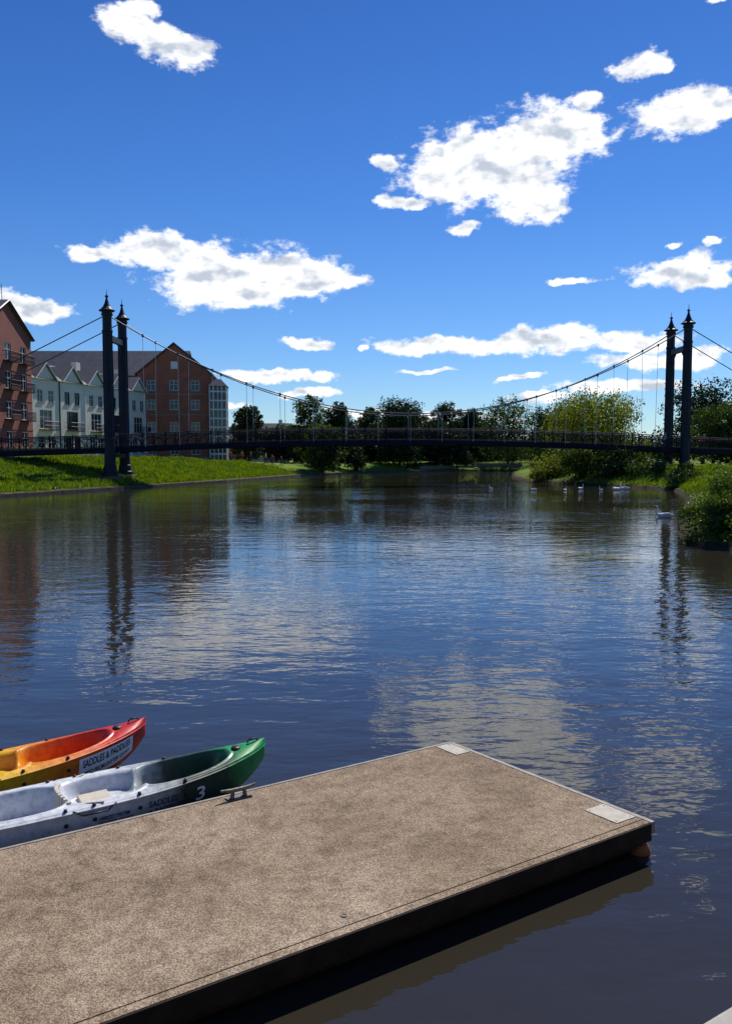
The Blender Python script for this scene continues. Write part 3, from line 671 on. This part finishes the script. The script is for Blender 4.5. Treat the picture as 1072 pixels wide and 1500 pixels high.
def make_kayak(loc,dirv,mat,texts,sticker,zoff,padmat):
    e=empty('kayak',(loc[0],loc[1],zoff))
    e.rotation_euler=(R(2),0,math.atan2(dirv[1],dirv[0]))
    NU=260; NS=9; NV=64; rings=[]
    for i in range(NU+1):
        u=-1+2*i/NU
        u=math.copysign(1-(1-abs(u))**1.25,u)*.999
        ring=[(u*KL,0,kk(u))]+[hullp(u,(j/NS)) for j in range(1,NS+1)]
        w_=kw(u); 
        ring.append((u*KL,-(w_+.012*min(1,w_*8)),kh(u)+.008))
        for j in range(1,NV): v=-1+2*j/NV; ring.append((u*KL,w_*v,deckz(u,v)))
        ring.append((u*KL,(w_+.012*min(1,w_*8)),kh(u)+.008))
        for j in range(NS,0,-1): ring.append(hullp(u,j/NS,1))
        rings.append(ring)
    n=len(rings[0]); mb=MB(); vs=[p for r in rings for p in r]; fs=[]
    for i in range(NU):
        for j in range(n): fs.append((i*n+j,(i+1)*n+j,(i+1)*n+(j+1)%n,i*n+(j+1)%n))
    fs.append(tuple(range(n))); fs.append(tuple(NU*n+j for j in range(n-1,-1,-1)))
    mb.add(vs,fs); mb.build('hull',mat,e,True,world=False)
    mb=MB()
    for sg in(1,-1):
        x=sg*KL*.93; z=deckz(sg*.93,0); 
        pts=[(x-.06,0,z),(x-.04,0,z+.03),(x+.04,0,z+.03),(x+.06,0,z)]; mb.path(pts,.008,6)
    for u in(.52,.3,-.02,-.3,-.55,.1):
        for sg in(1,-1):
            w_=kw(u); y=sg*(w_*.9); z=kh(u)+.018
            mb.tube((u*KL,y,z-.005),(u*KL,y,z+.02),.018,.014,10)
            p=hullp(u,.8,sg,.0); mb.tube(p,(p[0],p[1]+sg*.012,p[2]),.020,.016,10)
    for u in(.1,-.6):
        for sg in(1,-1):
            w_=kw(u); pts=[(u*KL-.18,sg*w_*.97,kh(u)+.015),(u*KL-.1,sg*(w_+.03),kh(u)-.02),(u*KL+.1,sg*(w_+.03),kh(u)-.02),(u*KL+.18,sg*w_*.97,kh(u)+.015)]; mb.path(pts,.007,6)
    for u in(.45,.56,.67,.18,-.13,-.27,-.6):
        for v in(-.38,.38):
            if kw(u)>.1: z=deckz(u,v); mb.tube((u*KL,v*kw(u),z-.01),(u*KL,v*kw(u),z+.003),.016,.016,12)
    # bow hatch cover
    z=deckz(.84,0); mb.tube((.84*KL,0,z-.01),(.84*KL,0,z+.012),.052,.046,20)
    mb.build('fittings',M_rubber,e,True,world=False)
    mb=MB()
    for u in(.015,-.775):
        w_=kw(u)
        for i in range(10):
            y0=-w_*.60+w_*1.20*i/10; y1=-w_*.60+w_*1.20*(i+1)/10
            z=kh(u)-.03; c=.06*(1-((i+.5)/5-1)**2); hh=.10-.035*((i+.5)/5-1)**2
            mb.box(u*KL-c-.015,u*KL-c+.02,y0,y1,z-.05,z+hh)
        mb.path([(u*KL,-w_*.60,z+.05),(u*KL+.25,-w_*.90,kh(u)+.03)],.009,6); mb.path([(u*KL,w_*.60,z+.05),(u*KL+.25,w_*.90,kh(u)+.03)],.009,6)
        uc=u+.14; wc=kw(uc); zc=deckz(uc,.2)
        mb.box(uc*KL-.13,uc*KL+.13,-wc*.45,wc*.45,zc,zc+.03)
    mb.build('seat',padmat,e,world=False,bevel=.010)
    if sticker:
        u0,u1,s0,s1=sticker; mb=MB(); K=20
        for i in range(K):
            for j in range(6):
                a,b_=u0+(u1-u0)*i/K,u0+(u1-u0)*(i+1)/K; c,d=s0+(s1-s0)*j/6,s0+(s1-s0)*(j+1)/6
                mb.add([hullp(a,c,-1,.004),hullp(b_,c,-1,.004),hullp(b_,d,-1,.004),hullp(a,d,-1,.004)],[(0,1,2,3)])
        mb.build('sticker',M_sticker,e,True,world=False)
    for k,(txt,u0,u1,s0,s1,mt) in enumerate(texts):
        cu=bpy.data.curves.new('lettering','FONT'); cu.body=txt; cu.resolution_u=3; cu.offset=.012
        to=bpy.data.objects.new('tmp',cu); COL.objects.link(to); bpy.context.view_layer.update()
        me=bpy.data.meshes.new_from_object(to.evaluated_get(bpy.context.evaluated_depsgraph_get())); bpy.data.objects.remove(to)
        xs=[v.co.x for v in me.vertices]; ys=[v.co.y for v in me.vertices]; xa,xb,ya,yb=min(xs),max(xs),min(ys),max(ys)
        for v in me.vertices:
            fu=u0+(u1-u0)*(v.co.x-xa)/(xb-xa); fs_=s0+(s1-s0)*(v.co.y-ya)/(yb-ya)
            v.co=hullp(fu,fs_,-1,.009)
        me.materials.clear(); me.materials.append(mt)
        lo=bpy.data.objects.new('lettering',me); COL.objects.link(lo); lo.parent=e
    return e
MK_w=kayak_mat('kayak_white_green',[(0.,(.62,.64,.66)),(.62,(.66,.68,.70)),(.71,(.36,.40,.40)),(.76,(.04,.055,.045)),(.87,(.012,.07,.03)),(.93,(.015,.30,.07)),(1.,(.02,.36,.08))])
MK_r=kayak_mat('kayak_red_yellow',[(0.,(.82,.50,.02)),(.62,(.85,.50,.015)),(.73,(.84,.24,.012)),(.84,(.78,.08,.012)),(.91,(.62,.02,.012)),(1.,(.58,.01,.01))])
make_kayak((-2.64,6.90),(.838,.548),MK_w,[('SADDLES\n& PADDLES',.34,.51,.55,.87,M_ink),('3',.575,.62,.55,.86,M_sticker),('HIRED FROM\nEXETER QUAY',.12,.27,.60,.82,M_ink)],None,.0,M_pad)
make_kayak((-3.83,7.27),(.76,.65),MK_r,[('SADDLES & PADDLES',.595,.875,.72,.90,M_ink),('HIRED FROM EXETER QUAY',.595,.875,.48,.62,M_ink)],(.575,.895,.40,.95),.02,M_seat)

# ---------------------------------------------------------------- swans
def skin_obj(name,pts,edges,radii,mat,parent,sub=2,root=0):
    me=bpy.data.meshes.new(name); me.from_pydata(pts,edges,[]); me.materials.append(mat)
    o=bpy.data.objects.new(name,me); COL.objects.link(o); o.parent=parent
    md=o.modifiers.new('skin','SKIN'); md.use_smooth_shade=True
    sv=me.skin_vertices[0].data
    for i,r in enumerate(radii):
        sv[i].radius=r if isinstance(r,tuple) else (r,r); sv[i].use_root=(i==root)
    s=o.modifiers.new('sub','SUBSURF'); s.levels=sub; s.render_levels=sub
    return o
def swan(x,y,rot,s=1.):
    e=empty('swan',(x,y,0),rot); e.scale=(s,s,s)
    pts=[(-.62,0,.22),(-.45,0,.15),(-.15,0,.12),(.15,0,.12),(.34,0,.16),(.44,0,.30),(.40,0,.45),(.36,0,.60),(.41,0,.73),(.50,0,.75)]
    rad=[.04,(.13,.11),(.22,.19),(.22,.19),(.13,.13),.065,.05,.045,.05,.055]
    skin_obj('body',pts,[(i,i+1) for i in range(9)],rad,M_swan,e,root=2)
    skin_obj('wings',[(-.5,.14,.27),(-.2,.17,.24),(.1,.15,.2),(-.5,-.14,.27),(-.2,-.17,.24),(.1,-.15,.2)],[(0,1),(1,2),(3,4),(4,5)],[.03,.1,.08,.03,.1,.08],M_swan,e,root=1)
    mb=MB(); mb.tube((.53,0,.745),(.64,0,.71),.028,.012,8); mb.build('beak',M_beak,e,True,world=False)
    return e
for (x,y,r,s) in((15.5,42.6,2.7,.8),(23.0,75,.4,.85),(24.0,76.2,2.5,.85),(15.2,74.5,3.0,.55),(18.0,74,1,.5),(11.8,77.5,2.2,.45),(21.2,74,1.9,.5),(20.2,77,.6,.6)):
    swan(x,y,r,s)

# ---------------------------------------------------------------- people
def person(x,y,z,rot,shirt,legs,stride=.18,s=1.):
    m,nt,out=new_mat('clothes'); b=principled(nt,out,.8); tc=N(nt,'ShaderNodeTexCoord'); sp=N(nt,'ShaderNodeSeparateXYZ'); nt.links.new(tc.outputs['Object'],sp.inputs[0])
    dv=N(nt,'ShaderNodeMath',operation='DIVIDE'); dv.inputs[1].default_value=1.8; nt.links.new(sp.outputs[2],dv.inputs[0])
    r=ramp(nt,[(0,(.03,.03,.03)),(.05,legs),(.53,shirt),(.82,(.45,.27,.19)),(.935,(.05,.03,.02))],'CONSTANT'); nt.links.new(dv.outputs[0],r.inputs[0]); nt.links.new(r.outputs[0],b.inputs['Base Color'])
    e=empty('person',(x,y,z),rot); e.scale=(s,s,s)
    P=[(0,0,.95),(0,0,1.15),(0,0,1.38),(0,0,1.50),(.01,0,1.60),(.02,0,1.70),
       (0,.10,.90),(stride*.6,.10,.50),(stride,.10,.08),(stride+.14,.10,.03),
       (0,-.10,.90),(-stride*.2,-.10,.50),(-stride,-.10,.09),(-stride+.13,-.10,.03),
       (0,.19,1.40),(-.04,.25,1.12),(.05,.26,.90),(.08,.26,.82),
       (0,-.19,1.40),(.04,-.25,1.12),(.16,-.26,.93),(.2,-.25,.86)]
    Ed=[(0,1),(1,2),(2,3),(3,4),(4,5),(0,6),(6,7),(7,8),(8,9),(0,10),(10,11),(11,12),(12,13),(2,14),(14,15),(15,16),(16,17),(2,18),(18,19),(19,20),(20,21)]
    Rr=[(.14,.10),(.13,.10),(.15,.10),.055,.09,.085,.09,.065,.045,.035,.09,.065,.045,.035,.06,.045,.035,.03,.06,.045,.035,.03]
    skin_obj('body',P,Ed,Rr,m,e,1)
def on_bridge(s,w,rot,*a): p=bp_(s,w,dz(s)+.01); person(p.x,p.y,p.z,rot,*a)
on_bridge(SP-1.6,.35,.1,(.5,.5,.52),(.04,.05,.09)); on_bridge(SP+3.2,.5,3.2,(.5,.08,.06),(.03,.03,.04)); on_bridge(SP+1.2,.6,3.2,(.7,.68,.6),(.05,.05,.05))
on_bridge(24,.5,.1,(.06,.08,.15),(.04,.04,.05)); on_bridge(-6,.5,.1,(.1,.1,.12),(.05,.04,.04))
for (x,y,c) in((-20.5,124,(.5,.05,.05)),(-19,126,(.6,.1,.1)),(-17.5,125,(.1,.1,.3)),(-15.6,128,(.6,.55,.5)),(-14.6,128.4,(.4,.04,.06)),(-13.4,130,(.05,.05,.06))):
    person(x,y,gh(x,y),random.uniform(0,6),c,(.04,.04,.06))

# ---------------------------------------------------------------- world
world=bpy.data.worlds.new('World'); scene.world=world; world.use_nodes=True
nt=world.node_tree; nt.nodes.clear()
wo=N(nt,'ShaderNodeOutputWorld'); bg=N(nt,'ShaderNodeBackground'); bg.inputs['Strength'].default_value=.10; nt.links.new(bg.outputs[0],wo.inputs[0])
SUN_EL,SUN_AZ=50,24
sky=N(nt,'ShaderNodeTexSky',sky_type='NISHITA'); sky.sun_disc=False; sky.sun_elevation=R(SUN_EL); sky.sun_rotation=R(SUN_AZ)
sky.air_density=1.; sky.dust_density=.1; sky.ozone_density=3.
tc=N(nt,'ShaderNodeTexCoord'); sp=N(nt,'ShaderNodeSeparateXYZ'); nt.links.new(tc.outputs['Generated'],sp.inputs[0])
def mth(op,a,b=None,c=None,clamp=False):
    n=N(nt,'ShaderNodeMath',operation=op); n.use_clamp=clamp
    for i,v in enumerate((a,b,c)):
        if v is None: continue
        if isinstance(v,(int,float)): n.inputs[i].default_value=v
        else: nt.links.new(v,n.inputs[i])
    return n.outputs[0]
def vm(op,a,b=None,sc=None):
    n=N(nt,'ShaderNodeVectorMath',operation=op)
    for i,v in enumerate((a,b)):
        if v is None: continue
        if isinstance(v,tuple): n.inputs[i].default_value=v
        else: nt.links.new(v,n.inputs[i])
    if sc is not None: n.inputs['Scale'].default_value=sc
    return n.outputs['Value'] if op=='LENGTH' else n.outputs[0]
X,Y,Z=sp.outputs
az=mth('ARCTAN2',X,Y); hl=mth('SQRT',mth('ADD',mth('MULTIPLY',X,X),mth('MULTIPLY',Y,Y))); te=mth('DIVIDE',Z,mth('MAXIMUM',hl,.001))
cb=N(nt,'ShaderNodeCombineXYZ'); nt.links.new(az,cb.inputs[0]); nt.links.new(te,cb.inputs[1]); P=cb.outputs[0]
wn=noise(nt,13,4,.6,P); wv=vm('SCALE',vm('SUBTRACT',wn.outputs['Color'],(.5,.5,.5)),None,.075)
wvf=vm('MULTIPLY',wv,(1,.55,0)); Pw=vm('ADD',P,wvf)
C=[(.137,.358,.090,.040),(.217,.383,.075,.040),(.195,.322,.050,.034),(.098,.335,.065,.028),(.278,.392,.030,.020),(.158,.345,.09,.035),
(-.247,.245,.065,.024),(-.172,.222,.090,.036),(-.088,.220,.075,.028),(-.163,.200,.085,.020),(-.335,.248,.030,.009),(-.045,.210,.045,.015),
(-.285,.520,.040,.018),(-.222,.490,.042,.020),(-.275,.54,.02,.010),(-.25,.505,.04,.018),
(.392,.420,.058,.024),(.341,.475,.036,.013),(.262,.432,.024,.012),(.022,.356,.014,.011),(.042,.303,.028,.008),(.122,.276,.016,.008),(.43,.425,.03,.015),
(.378,.225,.060,.014),(.41,.215,.04,.010),(.253,.208,.030,.005),(-.397,.178,.042,.014),(-.44,.19,.03,.012),
(-.073,.134,.032,.008),(0.,.131,.010,.004),(.095,.133,.085,.012),(.22,.138,.088,.015),(.32,.138,.072,.014),(.40,.122,.050,.012),
(-.113,.093,.070,.007),(-.05,.094,.020,.008),(.187,.093,.030,.004),(.305,.080,.085,.008),(-.07,.072,.040,.006),(.36,.112,.08,.010),
(.22,.07,.05,.005),(.02,.05,.09,.005),(-.2,.06,.06,.006),(.38,.255,.01,.004),(.42,.258,.01,.005),(.44,.56,.02,.006),(.07,.10,.03,.003),(.10,.045,.10,.004),
(-.62,.3,.08,.04),(.66,.3,.09,.04),(.75,.15,.12,.03),(-.75,.18,.12,.03)]
ml=None
for (a,b_,ra,rb) in C:
    if abs(a)<.6:
        k=1/(1+.0708*(b_+.07)); gx=a*k*1.0025; a2=math.atan(gx); t2=b_*k*math.cos(a2); 
    else: a2,t2=a,b_
    l=vm('LENGTH',vm('MULTIPLY',vm('SUBTRACT',Pw,(a2,t2,0)),(1/(ra*1.08),1/(rb*1.12),0)))
    ml=l if ml is None else mth('SMOOTH_MIN',ml,l,.25)
Pn=vm('MULTIPLY',P,(1,1.5,1))
n1=noise(nt,30,8,.66,Pn)
n2=noise(nt,24,3,.55,vm('ADD',Pn,(.006,.018,0)))
n1s=noise(nt,24,3,.55,Pn)
dens=mth('ADD',mth('MULTIPLY',mth('SUBTRACT',1.,ml),1.35),mth('MULTIPLY',mth('SUBTRACT',n1.outputs[0],.5),2.7))
mr=N(nt,'ShaderNodeMapRange',interpolation_type='SMOOTHSTEP'); mr.inputs[1].default_value=-.06; mr.inputs[2].default_value=.56; nt.links.new(dens,mr.inputs[0])
cov=mth('MULTIPLY',mr.outputs[0],mth('GREATER_THAN',Z,.0))
mt=N(nt,'ShaderNodeMapRange',interpolation_type='SMOOTHSTEP'); mt.inputs[1].default_value=.4; mt.inputs[2].default_value=1.4; nt.links.new(dens,mt.inputs[0])
rel=mth('MULTIPLY',mth('SUBTRACT',n2.outputs[0],n1s.outputs[0]),4.0)
gr=mth('ADD',mth('MULTIPLY',mt.outputs[0],.34),rel,None,True)
cc=N(nt,'ShaderNodeMix',data_type='RGBA'); cc.inputs[6].default_value=(11.5,11.6,11.7,1); cc.inputs[7].default_value=(5.6,6.2,7.3,1); nt.links.new(gr,cc.inputs[0])
tr_=ramp(nt,[(0.,(.68,.85,1.05)),(.12,(.48,.74,1.09)),(.30,(.31,.62,1.07)),(.58,(.22,.49,.95)),(1.,(.22,.49,.95))]); nt.links.new(mth('MAXIMUM',te,0.),tr_.inputs[0])
sk=N(nt,'ShaderNodeMix',data_type='RGBA',blend_type='MULTIPLY'); sk.inputs[0].default_value=1; nt.links.new(sky.outputs[0],sk.inputs[6]); nt.links.new(tr_.outputs[0],sk.inputs[7])
fx=N(nt,'ShaderNodeMix',data_type='RGBA'); nt.links.new(cov,fx.inputs[0]); nt.links.new(sk.outputs[2],fx.inputs[6]); nt.links.new(cc.outputs[2],fx.inputs[7])
nt.links.new(fx.outputs[2],bg.inputs['Color'])

sl=bpy.data.lights.new('sun','SUN'); sl.energy=4.8; sl.angle=R(.5); sl.color=(1,.95,.87)
so=bpy.data.objects.new('sun',sl); COL.objects.link(so)
sd=Vector((math.sin(R(SUN_AZ))*math.cos(R(SUN_EL)),math.cos(R(SUN_AZ))*math.cos(R(SUN_EL)),math.sin(R(SUN_EL))))
so.rotation_euler=sd.to_track_quat('Z','Y').to_euler(); so.location=sd*100

cam=bpy.data.cameras.new('camera'); co=bpy.data.objects.new('camera',cam); COL.objects.link(co)
co.location=(0,0,3.3); co.rotation_euler=(R(90-4.05),0,0)
cam.sensor_fit='VERTICAL'; cam.sensor_height=36; cam.lens=28.8; cam.clip_end=12000; cam.clip_start=.05
scene.camera=co
scene.view_settings.view_transform='Standard'; scene.view_settings.look='None'; scene.view_settings.exposure=0
